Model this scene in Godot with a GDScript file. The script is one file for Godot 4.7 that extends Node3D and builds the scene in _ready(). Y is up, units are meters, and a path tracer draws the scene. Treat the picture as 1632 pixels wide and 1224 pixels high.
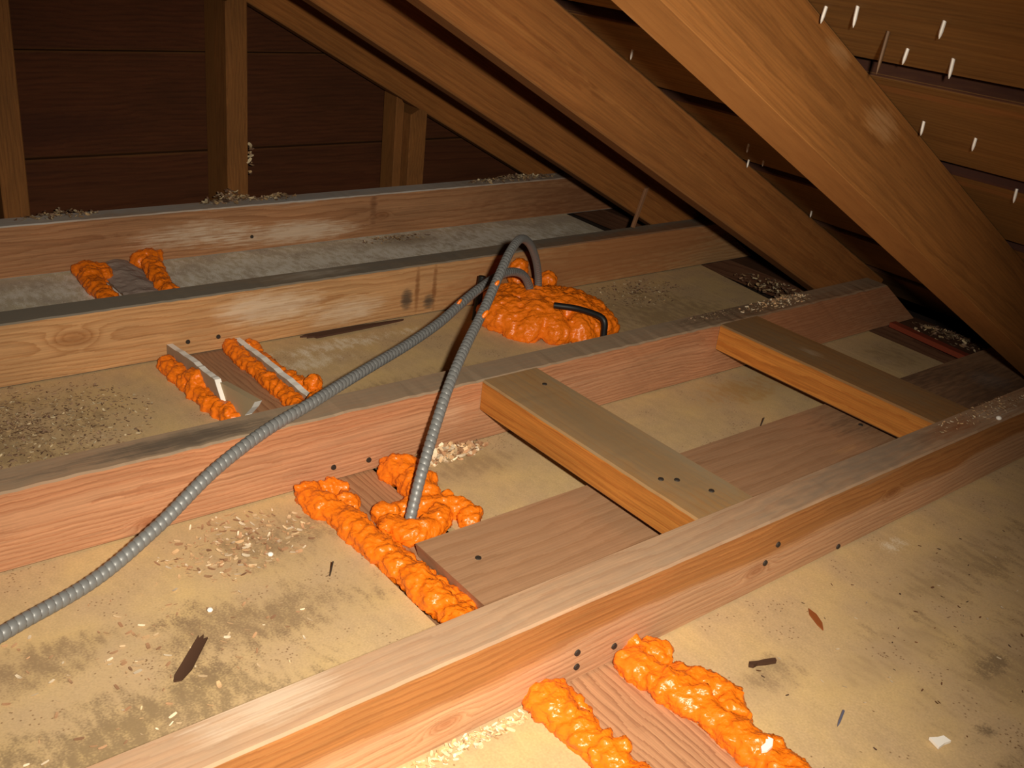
extends Node3D
# An attic: four ceiling joists run along x toward the eaves on the right, rafters beside them,
# a boarded gable behind, orange foam sealing the top plate of a wall below, two grey conduits.
# Everything is lit by the flash of a hand-held camera.

const SLOPE := 0.511            # fall of the roof per metre of x
const UNDER := 0.855            # underside of the rafters at x = 0
const DECK := 0.960             # underside of the roof boards at x = 0
const JH := 0.0895              # joist height
const JW := 0.044               # joist width
const JZ: Array = [0.0, -0.4096, -0.8141, -1.218]

var noise_bytes: PackedByteArray
var fibre_bytes: PackedByteArray
var rng := RandomNumberGenerator.new()
var steel: StandardMaterial3D
var zinc: StandardMaterial3D
var foam_mat: StandardMaterial3D
var gypsum: StandardMaterial3D
var paper: StandardMaterial3D
var flake_mat: StandardMaterial3D

func _ready():
	# ---- camera, flash, surroundings
	var cam := Camera3D.new()
	cam.name = "camera"
	cam.transform = Transform3D(Basis(Vector3(0.77847, 0.10532, 0.61878), Vector3(0.18904, 0.90071, -0.39114), Vector3(-0.59853, 0.42147, 0.68127)), Vector3(0, 0.6215, 0.4993))
	cam.fov = 42.272
	cam.near = 0.02
	add_child(cam)
	cam.current = true
	var flash := SpotLight3D.new()
	flash.name = "camera_flash"
	flash.transform = cam.transform.translated_local(Vector3(0.062, 0.028, 0.0)).rotated_local(Vector3.RIGHT, -0.13).rotated_local(Vector3.UP, 0.14)
	flash.light_energy = 2.0
	flash.light_color = Color(1.0, 0.955, 0.875)
	flash.light_size = 0.012
	flash.spot_angle = 43.0
	flash.spot_angle_attenuation = 1.0
	flash.spot_range = 12.0
	flash.spot_attenuation = 2.0
	flash.shadow_enabled = true
	add_child(flash)
	var env := Environment.new()
	env.background_mode = Environment.BG_COLOR
	env.background_color = Color(0, 0, 0)
	env.tonemap_mode = Environment.TONE_MAPPER_LINEAR
	env.tonemap_exposure = 1.0
	env.sdfgi_enabled = true
	env.ssao_enabled = true
	env.ssil_enabled = true
	var we := WorldEnvironment.new()
	we.name = "surroundings"
	we.environment = env
	add_child(we)

	prepare()
	build_floor()
	build_gable()
	build_roof()
	build_rafters()
	build_joists()
	build_plates_and_boards()
	build_plasterboard_edges()
	build_foam()
	build_conduits()
	build_litter()

# ------------------------------------------------------------------ helpers

func tag(o: Node, label: String, category: String, group := "", kind := ""):
	o.set_meta("label", label)
	o.set_meta("category", category)
	if group: o.set_meta("group", group)
	if kind: o.set_meta("kind", kind)

var taken := {}
func numbered(n: String) -> String:
	var k: int = taken.get(n, 0)
	taken[n] = k + 1
	return n if k == 0 else "%s_%03d" % [n, k]

func thing(called: String, label: String, category: String, at := Vector3.ZERO, group := "") -> Node3D:
	var o := Node3D.new()
	o.name = numbered(called)
	o.position = at
	tag(o, label, category, group)
	add_child(o, true)
	return o

func part(called: String, mesh: Mesh, m: Material, parent: Node, at := Vector3.ZERO) -> MeshInstance3D:
	var o := MeshInstance3D.new()
	o.name = called if parent != self else numbered(called)
	o.mesh = mesh
	if m: o.material_override = m
	o.position = at
	parent.add_child(o, true)
	return o

func mat(c: Color, rough := 0.8, metal := 0.0) -> StandardMaterial3D:
	var m := StandardMaterial3D.new()
	m.albedo_color = c
	m.roughness = rough
	m.metallic = metal
	return m

func tex_mat(t: Texture2D, rough := 0.75, spec := 0.4) -> StandardMaterial3D:
	var m := mat(Color.WHITE, rough)
	m.albedo_texture = t
	m.metallic_specular = spec
	return m

func prepare():
	rng.seed = 11
	var n := FastNoiseLite.new()
	n.seed = 5; n.frequency = 0.012; n.fractal_octaves = 5
	noise_bytes = n.get_seamless_image(512, 512).get_data()
	n.seed = 9; n.frequency = 0.09; n.fractal_octaves = 3
	fibre_bytes = n.get_seamless_image(512, 512).get_data()
	steel = mat(Color(0.20, 0.165, 0.14), 0.7, 0.2)
	zinc = mat(Color(0.86, 0.83, 0.80), 0.55, 0.15)
	gypsum = mat(Color(0.95, 0.93, 0.90), 0.95)
	paper = mat(Color(0.62, 0.53, 0.43), 0.95)
	foam_mat = mat(Color(0.92, 0.46, 0.075), 0.36)
	foam_mat.metallic_specular = 0.5
	var fn := FastNoiseLite.new()
	fn.seed = 3; fn.frequency = 0.05; fn.fractal_octaves = 3
	var nt := NoiseTexture2D.new()
	nt.width = 256; nt.height = 256; nt.seamless = true; nt.noise = fn; nt.as_normal_map = true; nt.bump_strength = 5.0
	foam_mat.normal_enabled = true
	foam_mat.normal_texture = nt
	foam_mat.normal_scale = 0.7
	foam_mat.uv1_triplanar = true
	foam_mat.uv1_scale = Vector3.ONE * 14.0
	flake_mat = mat(Color.WHITE, 0.85)
	flake_mat.vertex_color_use_as_albedo = true

func sm(a: float, b: float, x: float) -> float:
	var t := clampf((x - a) / (b - a), 0.0, 1.0)
	return t * t * (3.0 - 2.0 * t)

# Sawn timber: growth rings cut lengthways, fibres, knots [l, a, radius], and patches
# [l, a, half length, half width, colour, amount] of dirt, plaster dust, staining, plain tone or painted shade.
# a runs across the face first (0 .. depth) and then across the edge (depth .. depth + width).
func wood(w: int, h: int, length: float, depth: float, width: float, sd: int, light: Color, dark: Color, edge_tint: Color, edge_amount: float, spacing: float, knots: Array = [], patches: Array = [], band := -1.0, band_tint := Color.WHITE) -> ImageTexture:
	var data := PackedByteArray()
	data.resize(w * h * 3)
	var r := RandomNumberGenerator.new()
	r.seed = sd
	var off := r.randi() % 400
	var off2 := r.randi() % 400
	var heart := r.randf_range(0.3, 0.7) * depth
	var deep := r.randf_range(0.012, 0.03)
	var tilt := r.randf_range(0.004, 0.011) * (1.0 if r.randf() < 0.5 else -1.0)
	var whole := depth + width
	var dl := length / w
	var da := whole / h
	var nb := noise_bytes
	var fb := fibre_bytes
	var p := 0
	for j in h:
		var a := (h - 1 - j + 0.5) * da
		var edge := a > depth
		var across := a if not edge else depth + (a - depth) * 0.6
		var row := ((j * 3 + off) & 511) * 512
		var row2 := ((int(a * 1400.0) + off2) & 511) * 512
		var row3 := ((int(a * 500.0) + off2) & 511) * 512
		for i in w:
			var l := i * dl
			var n0 := nb[(((int(l * 160.0)) + off) & 511) + row3] * 0.00392 - 0.5
			var n1 := fb[((int(l * 260.0) + off2) & 511) + row2] * 0.00392 - 0.5
			var c := across - heart + n0 * 0.022
			var dd := deep + tilt * l * 1.2
			var ph := sqrt(c * c + dd * dd) / spacing + n1 * 0.22
			var kn := 0.0
			for k in knots:
				var ex := (l - float(k[0])) / (float(k[2]) * 2.6)
				var ey := (a - float(k[1])) / (float(k[2]) * 1.1)
				var e := ex * ex + ey * ey
				if e < 9.0:
					ph += 3.2 * exp(-e * 0.9) * (1.0 + n0)
					if e < 1.2: kn = maxf(kn, 1.0 - e * 0.75)
			var f := ph - floorf(ph)
			var late := f * f * f * (1.0 if f < 0.94 else (1.0 - f) * 16.6)
			var fib := fb[((int(l * 90.0) + off) & 511) + row] * 0.00392 - 0.5
			late = clampf(late * 0.75 + kn * 0.7 + n0 * 0.25, 0.0, 1.0)
			var s := 1.0 + fib * 0.22 + n0 * 0.22
			var cr := (light.r + (dark.r - light.r) * late) * s
			var cg := (light.g + (dark.g - light.g) * late) * s
			var cb := (light.b + (dark.b - light.b) * late) * s
			if edge:
				var q := clampf(edge_amount + n0 * 0.55 + n1 * 0.25, 0.0, 0.95)
				cr += (edge_tint.r - cr) * q; cg += (edge_tint.g - cg) * q; cb += (edge_tint.b - cb) * q
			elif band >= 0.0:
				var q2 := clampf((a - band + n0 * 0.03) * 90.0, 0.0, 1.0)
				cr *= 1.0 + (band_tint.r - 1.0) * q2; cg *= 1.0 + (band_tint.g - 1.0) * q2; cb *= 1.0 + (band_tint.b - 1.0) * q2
			for t in patches:
				var px := (l - float(t[0])) / float(t[2])
				var py := (a - float(t[1])) / float(t[3])
				var d2 := px * px + py * py
				if d2 < 2.2:
					var g := clampf((1.0 - d2 + n0 * 1.7 + n1 * 0.9 + fib * 0.9) * 0.9, 0.0, 1.0) * float(t[5])
					var tc: Color = t[4]
					cr += (tc.r - cr) * g; cg += (tc.g - cg) * g; cb += (tc.b - cb) * g
			data[p] = int(clampf(cr, 0.0, 1.0) * 255.0)
			data[p + 1] = int(clampf(cg, 0.0, 1.0) * 255.0)
			data[p + 2] = int(clampf(cb, 0.0, 1.0) * 255.0)
			p += 3
	var im := Image.create_from_data(w, h, false, Image.FORMAT_RGB8, data)
	im.generate_mipmaps()
	return ImageTexture.create_from_image(im)

# Brown paper backing of plasterboard: fibres, specks and patches [x, z, half x, half z, colour, amount] of dirt.
func backing(w: int, h: int, x0: float, x1: float, z0: float, z1: float, sd: int, base: Color, patches: Array, speck: float) -> ImageTexture:
	var data := PackedByteArray()
	data.resize(w * h * 3)
	var r := RandomNumberGenerator.new()
	r.seed = sd
	var off := r.randi() % 500
	var nb := noise_bytes
	var fb := fibre_bytes
	var p := 0
	for j in h:
		var z := z0 + (z1 - z0) * (j + 0.5) / h
		var ra := ((j + off) & 511) * 512
		var rb := (((j * 5) + off) & 511) * 512
		var rc := ((int(j * 0.37) + off) & 511) * 512
		for i in w:
			var x := x0 + (x1 - x0) * (i + 0.5) / w
			var n0 := nb[((i + off) & 511) + ra] * 0.00392 - 0.5
			var n1 := fb[((i * 5 + off) & 511) + rb] * 0.00392 - 0.5
			var n2 := fb[((int(i * 0.9) + 77) & 511) + rc] * 0.00392 - 0.5
			var s := 1.0 + n0 * 0.10 + n1 * 0.16 + n2 * 0.06
			var cr := base.r * s
			var cg := base.g * s
			var cb := base.b * s * (1.0 - n0 * 0.1)
			if n1 + n0 * 0.5 < -speck:
				cr *= 0.62; cg *= 0.55; cb *= 0.5
			for t in patches:
				var px := (x - float(t[0])) / float(t[2])
				var py := (z - float(t[1])) / float(t[3])
				var d2 := px * px + py * py
				if d2 < 2.2:
					var g := clampf((0.9 - d2 + n0 * 1.5 + n1 * 2.2 + n2 * 1.9) * 0.85, 0.0, 1.0) * float(t[5])
					var tc: Color = t[4]
					cr += (tc.r - cr) * g; cg += (tc.g - cg) * g; cb += (tc.b - cb) * g
			data[p] = int(clampf(cr, 0.0, 1.0) * 255.0)
			data[p + 1] = int(clampf(cg, 0.0, 1.0) * 255.0)
			data[p + 2] = int(clampf(cb, 0.0, 1.0) * 255.0)
			p += 3
	var im := Image.create_from_data(w, h, false, Image.FORMAT_RGB8, data)
	im.generate_mipmaps()
	return ImageTexture.create_from_image(im)

func quad(st: SurfaceTool, pts: Array, uvs: Array, out: Vector3):
	var n: Vector3 = (pts[1] - pts[0]).cross(pts[2] - pts[0])
	var order := [0, 1, 2, 0, 2, 3] if n.dot(out) < 0.0 else [0, 2, 1, 0, 3, 2]
	for k in order:
		st.set_uv(uvs[k])
		st.add_vertex(pts[k])

# A timber along x from x0 to x1 (each end may lean: its x at the bottom and at the top),
# y 0..h, z -w/2..w/2, arrises eased by b. Faces take the lower part of the texture, edges the upper.
func timber(x0b: float, x0t: float, x1b: float, x1t: float, h: float, w: float, b := 0.002, rough_edge := 0.0, sd := 1, wane := 0.0) -> ArrayMesh:
	var r := RandomNumberGenerator.new()
	r.seed = sd
	var st := SurfaceTool.new()
	st.begin(Mesh.PRIMITIVE_TRIANGLES)
	st.set_smooth_group(-1)
	var whole := h + w
	var fv := h / whole
	var prof: Array = [Vector2(-w / 2 + b, 0), Vector2(w / 2 - b, 0), Vector2(w / 2, b), Vector2(w / 2, h - b), Vector2(w / 2 - b, h), Vector2(-w / 2 + b, h), Vector2(-w / 2, h - b), Vector2(-w / 2, b)]
	var va: Array = [fv, 1.0, 0.0, fv, fv, 1.0, fv, 0.0]      # v at each profile corner when it begins its side
	var vb: Array = [1.0, 0.0, fv, fv, 1.0, fv, 0.0, fv]
	vb[1] = 0.99; va[1] = 1.0; vb[3] = fv + 0.01; vb[5] = 0.99; va[6] = fv; vb[7] = fv
	va[7] = 0.0; vb[6] = 0.0
	vb[5] = 1.0
	var length := maxf(x1b, x1t) - minf(x0b, x0t)
	var lo := minf(x0b, x0t)
	var steps := 1 if rough_edge == 0.0 else int(length / 0.012)
	var rings: Array = []
	for s in steps + 1:
		var ring: Array = []
		var wob := Vector2(r.randf_range(-1, 1), r.randf_range(-1, 1)) * rough_edge
		for k in 8:
			var q: Vector2 = prof[k]
			var f := q.y / h
			var a := lerpf(x0b, x0t, f)
			var e := lerpf(x1b, x1t, f)
			var y := q.y
			var z := q.x
			if k == 1 or k == 2: y += wane
			if rough_edge > 0.0 and (k == 3 or k == 4):
				y -= absf(wob.y)
				z -= absf(wob.x) * 0.6
			ring.append(Vector3(lerpf(a, e, float(s) / steps), y, z))
		rings.append(ring)
	for s in steps:
		for k in 8:
			var k2 := (k + 1) % 8
			var A: Vector3 = rings[s][k]
			var B: Vector3 = rings[s][k2]
			var C: Vector3 = rings[s + 1][k2]
			var D: Vector3 = rings[s + 1][k]
			var mid: Vector2 = (prof[k] + prof[k2]) * 0.5 - Vector2(0, h / 2)
			var out := Vector3(0, mid.y / h, mid.x / w)
			if k == 0 or k == 4: out = Vector3(0, -1 if k == 0 else 1, 0)
			elif k == 2 or k == 6: out = Vector3(0, 0, 1 if k == 2 else -1)
			quad(st, [A, B, C, D], [Vector2((A.x - lo) / length, 1.0 - float(va[k])), Vector2((B.x - lo) / length, 1.0 - float(vb[k])), Vector2((C.x - lo) / length, 1.0 - float(vb[k])), Vector2((D.x - lo) / length, 1.0 - float(va[k]))], out)
	for e in 2:
		var ring2: Array = rings[0] if e == 0 else rings[steps]
		var c := Vector3.ZERO
		for q in ring2: c += q
		c /= 8.0
		for k in 8:
			quad(st, [c, ring2[k], ring2[(k + 1) % 8], c], [Vector2(0.5, 0.5), Vector2(0.505, 0.52), Vector2(0.51, 0.5), Vector2(0.5, 0.5)], Vector3(-1 if e == 0 else 1, 0, 0))
	st.generate_normals()
	return st.commit()

# the side of edge a-b that lies outside a simple outline
func outward(poly: PackedVector2Array, a: Vector2, b: Vector2) -> Vector2:
	var n := Vector2((b - a).y, -(b - a).x)
	var m := (a + b) * 0.5 + n.normalized() * 0.00003
	return -n if Geometry2D.is_point_in_polygon(m, poly) else n

# A flat slab outlined in the xz plane (or any plane through basis b) and given thickness t upward; uv in metres of the plane.
func prism(outline: Array, t: float, b := Basis.IDENTITY, uv_rect := Rect2(0, 0, 1, 1)) -> ArrayMesh:
	var st := SurfaceTool.new()
	st.begin(Mesh.PRIMITIVE_TRIANGLES)
	st.set_smooth_group(-1)
	var poly := PackedVector2Array(outline)
	var idx := Geometry2D.triangulate_polygon(poly)
	var uvf := func(q: Vector2) -> Vector2: return (q - uv_rect.position) / uv_rect.size
	for side in 2:
		var y := t if side == 1 else 0.0
		for k in range(0, idx.size(), 3):
			var a := poly[idx[k]]; var c := poly[idx[k + 1]]; var d := poly[idx[k + 2]]
			var pts: Array = [b * Vector3(a.x, y, a.y), b * Vector3(c.x, y, c.y), b * Vector3(d.x, y, d.y)]
			var n: Vector3 = (pts[1] - pts[0]).cross(pts[2] - pts[0])
			var order := [0, 1, 2] if n.dot(b.y * (1 if side == 1 else -1)) < 0.0 else [0, 2, 1]
			var uvs: Array = [uvf.call(a), uvf.call(c), uvf.call(d)]
			for o in order:
				st.set_uv(uvs[o]); st.add_vertex(pts[o])
	for k in poly.size():
		var a := poly[k]; var c := poly[(k + 1) % poly.size()]
		var o2 := outward(poly, a, c)
		quad(st, [b * Vector3(a.x, 0, a.y), b * Vector3(c.x, 0, c.y), b * Vector3(c.x, t, c.y), b * Vector3(a.x, t, a.y)], [uvf.call(a), uvf.call(c), uvf.call(c), uvf.call(a)], b * Vector3(o2.x, 0, o2.y))
	st.generate_normals()
	return st.commit()

func box_mesh(size: Vector3) -> BoxMesh:
	var m := BoxMesh.new()
	m.size = size
	return m

# ------------------------------------------------------------------ the setting

func build_floor():
	var fl := thing("floor", "brown paper backs of ceiling plasterboard between the joists", "floor")
	fl.set_meta("kind", "structure")
	var tan := Color(0.78, 0.665, 0.495)
	var soot := Color(0.42, 0.35, 0.27)
	var grime := Color(0.52, 0.43, 0.33)
	var chalk := Color(0.93, 0.91, 0.87)
	var bays: Array = [
		["front", -0.0, 0.5, tan, [[0.95, 0.24, 0.16, 0.05, grime, 0.45], [0.82, 0.275, 0.035, 0.012, soot, 0.75], [0.80, 0.31, 0.06, 0.015, soot, 0.55], [0.92, 0.23, 0.03, 0.012, soot, 0.5], [0.70, 0.115, 0.045, 0.022, grime, 0.6], [1.05, 0.12, 0.2, 0.04, grime, 0.45], [1.3, 0.2, 0.3, 0.1, grime, 0.4], [1.02, 0.05, 0.025, 0.012, chalk, 0.5], [0.86, 0.16, 0.1, 0.03, grime, 0.35]]],
		["ab", -0.41, 0.0, tan, [[0.2, -0.13, 0.16, 0.07, soot, 0.6], [0.38, -0.06, 0.1, 0.012, grime, 0.5], [0.12, -0.24, 0.14, 0.03, grime, 0.7], [0.33, -0.2, 0.13, 0.05, grime, 0.75], [0.40, -0.31, 0.08, 0.05, grime, 0.65], [0.68, -0.34, 0.10, 0.03, grime, 0.5], [1.2, -0.33, 0.1, 0.04, Color(0.62, 0.42, 0.2), 0.4], [1.58, -0.3, 0.07, 0.06, grime, 0.5]]],
		["bc", -0.815, -0.41, tan, [[0.2, -0.66, 0.17, 0.12, grime, 0.6], [0.72, -0.74, 0.14, 0.02, chalk, 0.6], [0.78, -0.55, 0.2, 0.05, grime, 0.6], [1.3, -0.62, 0.2, 0.12, grime, 0.6], [0.65, -0.70, 0.08, 0.03, chalk, 0.5]]],
		["cd", -1.22, -0.815, Color(0.80, 0.75, 0.66), [[0.95, -1.06, 0.65, 0.16, chalk, 0.95], [1.3, -1.10, 0.3, 0.10, chalk, 0.9], [0.4, -1.13, 0.1, 0.05, chalk, 0.7], [0.3, -1.0, 0.2, 0.05, grime, 0.5], [1.12, -1.15, 0.08, 0.03, grime, 0.6]]]]
	var seam: Array = [1.9, 1.517, 1.510, 3.0]
	for k in 4:
		var b: Array = bays[k]
		var z0: float = b[1]; var z1: float = b[2]
		var m := tex_mat(backing(1536, 400, -0.05, 1.75, z0, z1, 40 + k, b[3], b[4], 0.49), 0.93, 0.25)
		var edge: float = [2.6, 1.640, 1.605, 1.594][k]
		var spans: Array = [[-0.3, 0.473 if k > 0 else 0.486], [0.585 if k > 0 else 0.596, minf(seam[k] - 0.0014, edge)]]
		if seam[k] < edge: spans.append([seam[k] + 0.0008, edge])
		if k == 0: spans.append([seam[k] + 0.0008, 2.0])
		for s in spans:
			var xa: float = s[0]; var xb: float = s[1]
			var skew := 0.03 if k == 2 and xb == edge else (0.008 if xb == edge else 0.0)
			var lift := -0.0008 if k > 0 and k < 3 and xa > 1.0 else 0.0
			part("plasterboard", prism([Vector2(xa, z0), Vector2(xb + skew, z0), Vector2(xb - skew, z1), Vector2(xa, z1)], 0.0095, Basis.IDENTITY, Rect2(-0.05, z0, 1.8, z1 - z0)), m, fl, Vector3(0, -0.0097 + lift, 0))
	# the ceiling goes on out of the picture, over the rest of the house
	var old := tex_mat(backing(256, 256, 0, 1, 0, 1, 60, tan, [], 0.4), 0.93, 0.25)
	var rest := part("ceiling_back", prism([Vector2(-3.3, -1.34), Vector2(-0.3, -1.34), Vector2(-0.3, 0.5), Vector2(2.0, 0.5), Vector2(2.0, 2.4), Vector2(-3.3, 2.4)], 0.0095), old, fl, Vector3(0, -0.0097, 0))
	rest.set_meta("kind", "structure")
	var under := part("subfloor", prism([Vector2(-3.3, -1.36), Vector2(2.0, -1.36), Vector2(2.0, 2.4), Vector2(-3.3, 2.4)], 0.02), mat(Color(0.20, 0.13, 0.09), 0.9), fl, Vector3(0, -0.075, 0))
	under.set_meta("kind", "structure")

var gable_mats: Array = []
func build_gable():
	var wall := thing("wall_back", "dark gable wall of wide horizontal boards behind the studs", "wall", Vector3.ZERO)
	wall.set_meta("kind", "structure")
	for s in 3:
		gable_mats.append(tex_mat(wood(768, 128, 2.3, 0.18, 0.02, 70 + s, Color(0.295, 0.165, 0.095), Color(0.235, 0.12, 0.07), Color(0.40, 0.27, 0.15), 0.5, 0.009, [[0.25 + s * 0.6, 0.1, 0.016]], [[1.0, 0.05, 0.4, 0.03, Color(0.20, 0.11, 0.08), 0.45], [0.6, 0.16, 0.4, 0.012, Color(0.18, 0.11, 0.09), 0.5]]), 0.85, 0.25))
	var y := -0.02
	for k in 9:
		var x1 := minf((DECK - y - 0.06) / SLOPE, 1.85)
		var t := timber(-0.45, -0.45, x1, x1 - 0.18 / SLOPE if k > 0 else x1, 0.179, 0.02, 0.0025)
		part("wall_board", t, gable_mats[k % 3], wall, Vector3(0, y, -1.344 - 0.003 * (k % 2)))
		y += 0.1815
	# the gable goes on to the left of the picture
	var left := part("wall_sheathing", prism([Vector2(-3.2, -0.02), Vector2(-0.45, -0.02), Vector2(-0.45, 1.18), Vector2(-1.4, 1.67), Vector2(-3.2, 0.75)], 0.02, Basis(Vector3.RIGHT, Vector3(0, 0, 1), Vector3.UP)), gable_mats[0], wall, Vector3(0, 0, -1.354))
	left.set_meta("kind", "structure")
	var stud_mat := tex_mat(wood(512, 160, 1.0, 0.092, 0.041, 81, Color(0.49, 0.32, 0.165), Color(0.42, 0.26, 0.13), Color(0.49, 0.325, 0.165), 0.6, 0.006), 0.8, 0.3)
	var labels: Array = ["leftmost gable stud, cut off by the left edge of the photo", "gable stud with straight grain and wood shavings at its foot", "shortest gable stud, with a thin cleat, under the low end of the gable rafter"]
	var xs: Array = [0.401, 0.790, 1.190]
	for k in 3:
		var x: float = xs[k]
		var top := UNDER - SLOPE * x
		var s := timber(0.0, 0.0, top + 0.0105, top - 0.0105, 0.041, 0.092, 0.0015)
		var o := thing("gable_stud", labels[k], "stud", Vector3(x, 0.0, -1.2885), "")
		var m := part("post", s, stud_mat, o)
		m.transform = Transform3D(Basis(Vector3(0, 1, 0), Vector3(-1, 0, 0), Vector3(0, 0, 1)), Vector3(0.0205, 0, 0))
		if k == 2:
			var cl := part("cleat", timber(0.0, 0.0, top + 0.005, top + 0.03, 0.02, 0.05, 0.0015), stud_mat, o)
			cl.transform = Transform3D(Basis(Vector3(0, 1, 0), Vector3(-1, 0, 0), Vector3(0, 0, 1)), Vector3(-0.021, 0, -0.004))
	# the other end of the attic and the far slope, both behind the camera
	var front := part("wall_front", prism([Vector2(-3.2, -0.02), Vector2(1.8, -0.02), Vector2(1.8, 0.03), Vector2(-1.4, 1.67), Vector2(-3.2, 0.75)], 0.02, Basis(Vector3.RIGHT, Vector3(0, 0, 1), Vector3.UP)), gable_mats[1], self, Vector3(0, 0, 2.4))
	tag(front, "boarded gable wall at the opposite end of the attic", "wall", "", "structure")
	var side := part("wall_left", box_mesh(Vector3(0.02, 0.8, 3.8)), gable_mats[2], self, Vector3(-3.21, 0.38, 0.52))
	tag(side, "boarded knee wall along the far side of the attic", "wall", "", "structure")

func build_roof():
	var roof := thing("ceiling", "sloping roof of spaced boards with shingles above", "roof", Vector3.ZERO)
	roof.set_meta("kind", "structure")
	var ms: Array = []
	for s in 3:
		ms.append(tex_mat(wood(1024, 176, 2.6, 0.205, 0.02, 90 + s, Color(0.49, 0.355, 0.19), Color(0.42, 0.285, 0.14), Color(0.24, 0.14, 0.115), 0.95, 0.008, [[0.9 + 0.3 * s, 0.12, 0.012]], [[1.2, 0.18, 0.5, 0.012, Color(0.62, 0.38, 0.22), 0.4]]), 0.8, 0.3))
	# local axes of the slope: x down the slope, z along the ridge, y out through the roof
	var down := Vector3(1, -SLOPE, 0).normalized()
	var up := Vector3(SLOPE, 1, 0).normalized()
	var c := down.x
	var edges: Array = [-0.005, 0.2, 0.405, 0.61, 0.815, 1.017, 1.23, 1.448, 1.655, 1.86]
	var nails: Array = [
		[4, Vector3(0.736, 0, -0.010), 0.022, 0.1], [4, Vector3(0.728, 0, 0.024), 0.026, -0.25], [4, Vector3(0.730, 0, 0.097), 0.021, -0.05],
		[4, Vector3(0.760, 0, 0.036), 0.052, -0.1], [4, Vector3(0.783, 0, 0.043), 0.021, 0.05], [4, Vector3(0.786, 0, 0.082), 0.025, -0.3],
		[5, Vector3(0.924, 0, -0.003), 0.022, -0.3], [5, Vector3(0.935, 0, 0.046), 0.020, -0.15], [6, Vector3(1.045, 0, 0.050), 0.022, -0.3],
		[5, Vector3(0.913, 0, -0.391), 0.020, -0.1], [6, Vector3(1.147, 0, -0.369), 0.020, -0.1], [6, Vector3(1.222, 0, -0.420), 0.020, -0.1], [6, Vector3(1.205, 0, -0.381), 0.014, -0.2], [7, Vector3(1.40, 0, -0.410), 0.018, -0.2], [8, Vector3(1.548, 0, -0.961), 0.030, -0.2]]
	for k in range(1, edges.size()):
		var xa: float = edges[k - 1] + 0.030
		var xb: float = edges[k]
		var hgt := (xb - xa) / c
		var t := timber(0, 0, 2.6, 2.6, hgt, 0.02, 0.002)
		# timber length -> z, height -> up the slope, thickness -> out through the roof
		var o := part("roof_board", t, ms[k % 3], roof)
		o.transform = Transform3D(Basis(Vector3(0, 0, 1), -down, up if false else Vector3(0, 0, 1).cross(-down)), Vector3(xb, DECK - SLOPE * xb, -1.33) + up * 0.0105)
		for n in nails:
			if n[0] == k:
				var q: Vector3 = n[1]
				q.y = DECK - SLOPE * q.x
				var nm := nail_mesh(float(n[2]) * 0.66, 0.0016 if float(n[2]) < 0.04 else 0.0018)
				var e := part("nail", nm, zinc if float(n[2]) < 0.04 else mat(Color(0.38, 0.27, 0.17), 0.6, 0.3), o)
				var dir := Vector3(-0.12, -1.0, -float(n[3]) * 0.4).normalized()
				var bx := dir.cross(Vector3(0, 0, 1)).normalized()
				e.transform = o.transform.affine_inverse() * Transform3D(Basis(bx, -dir, bx.cross(-dir)), q - dir * 0.002)
	var sh := mat(Color(0.20, 0.115, 0.085), 0.9)
	var layer := part("shingles", prism([Vector2(-3.6, -1.5), Vector2(1.0, -1.5), Vector2(1.0, 2.6), Vector2(-3.6, 2.6)], 0.015), sh, roof)
	layer.transform = Transform3D(Basis(down, up, Vector3(0, 0, 1)), Vector3(1.1, DECK - SLOPE * 1.1, 0) + up * 0.0235)
	layer.set_meta("kind", "structure")
	var rest := part("roof_deck", prism([Vector2(-1.64, -1.33), Vector2(-0.02, -1.33), Vector2(-0.02, 2.4), Vector2(-1.64, 2.4)], 0.02), ms[0], roof)
	rest.transform = Transform3D(Basis(down, up, Vector3(0, 0, 1)), Vector3(0.02, DECK - SLOPE * 0.02, 0))
	var front := part("roof_deck", prism([Vector2(-0.02, 1.28), Vector2(2.2, 1.28), Vector2(2.2, 2.4), Vector2(-0.02, 2.4)], 0.02), ms[1], roof)
	front.transform = rest.transform
	var other := part("roof_deck", prism([Vector2(0, -1.36), Vector2(2.2, -1.36), Vector2(2.2, 2.42), Vector2(0, 2.42)], 0.03), ms[2], roof)
	other.transform = Transform3D(Basis(Vector3(-1, -SLOPE, 0).normalized(), Vector3(-SLOPE, 1, 0).normalized(), Vector3(0, 0, -1)), Vector3(-1.42, DECK + SLOPE * 1.42, 1.06))

func nail_mesh(length: float, r: float) -> ArrayMesh:
	var st := SurfaceTool.new()
	st.begin(Mesh.PRIMITIVE_TRIANGLES)
	var rows: Array = [[0.0, r], [-length * 0.62, r], [-length * 0.85, r * 0.7], [-length, 0.0002]]
	for k in 3:
		for s in 8:
			var a := TAU * s / 8.0
			var b := TAU * (s + 1) / 8.0
			var y0: float = rows[k][0]; var r0: float = rows[k][1]
			var y1: float = rows[k + 1][0]; var r1: float = rows[k + 1][1]
			quad(st, [Vector3(cos(a) * r0, y0, sin(a) * r0), Vector3(cos(b) * r0, y0, sin(b) * r0), Vector3(cos(b) * r1, y1, sin(b) * r1), Vector3(cos(a) * r1, y1, sin(a) * r1)], [Vector2.ZERO, Vector2.ZERO, Vector2.ZERO, Vector2.ZERO], Vector3(cos(a + 0.39), 0, sin(a + 0.39)))
	st.generate_normals()
	return st.commit()

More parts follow.
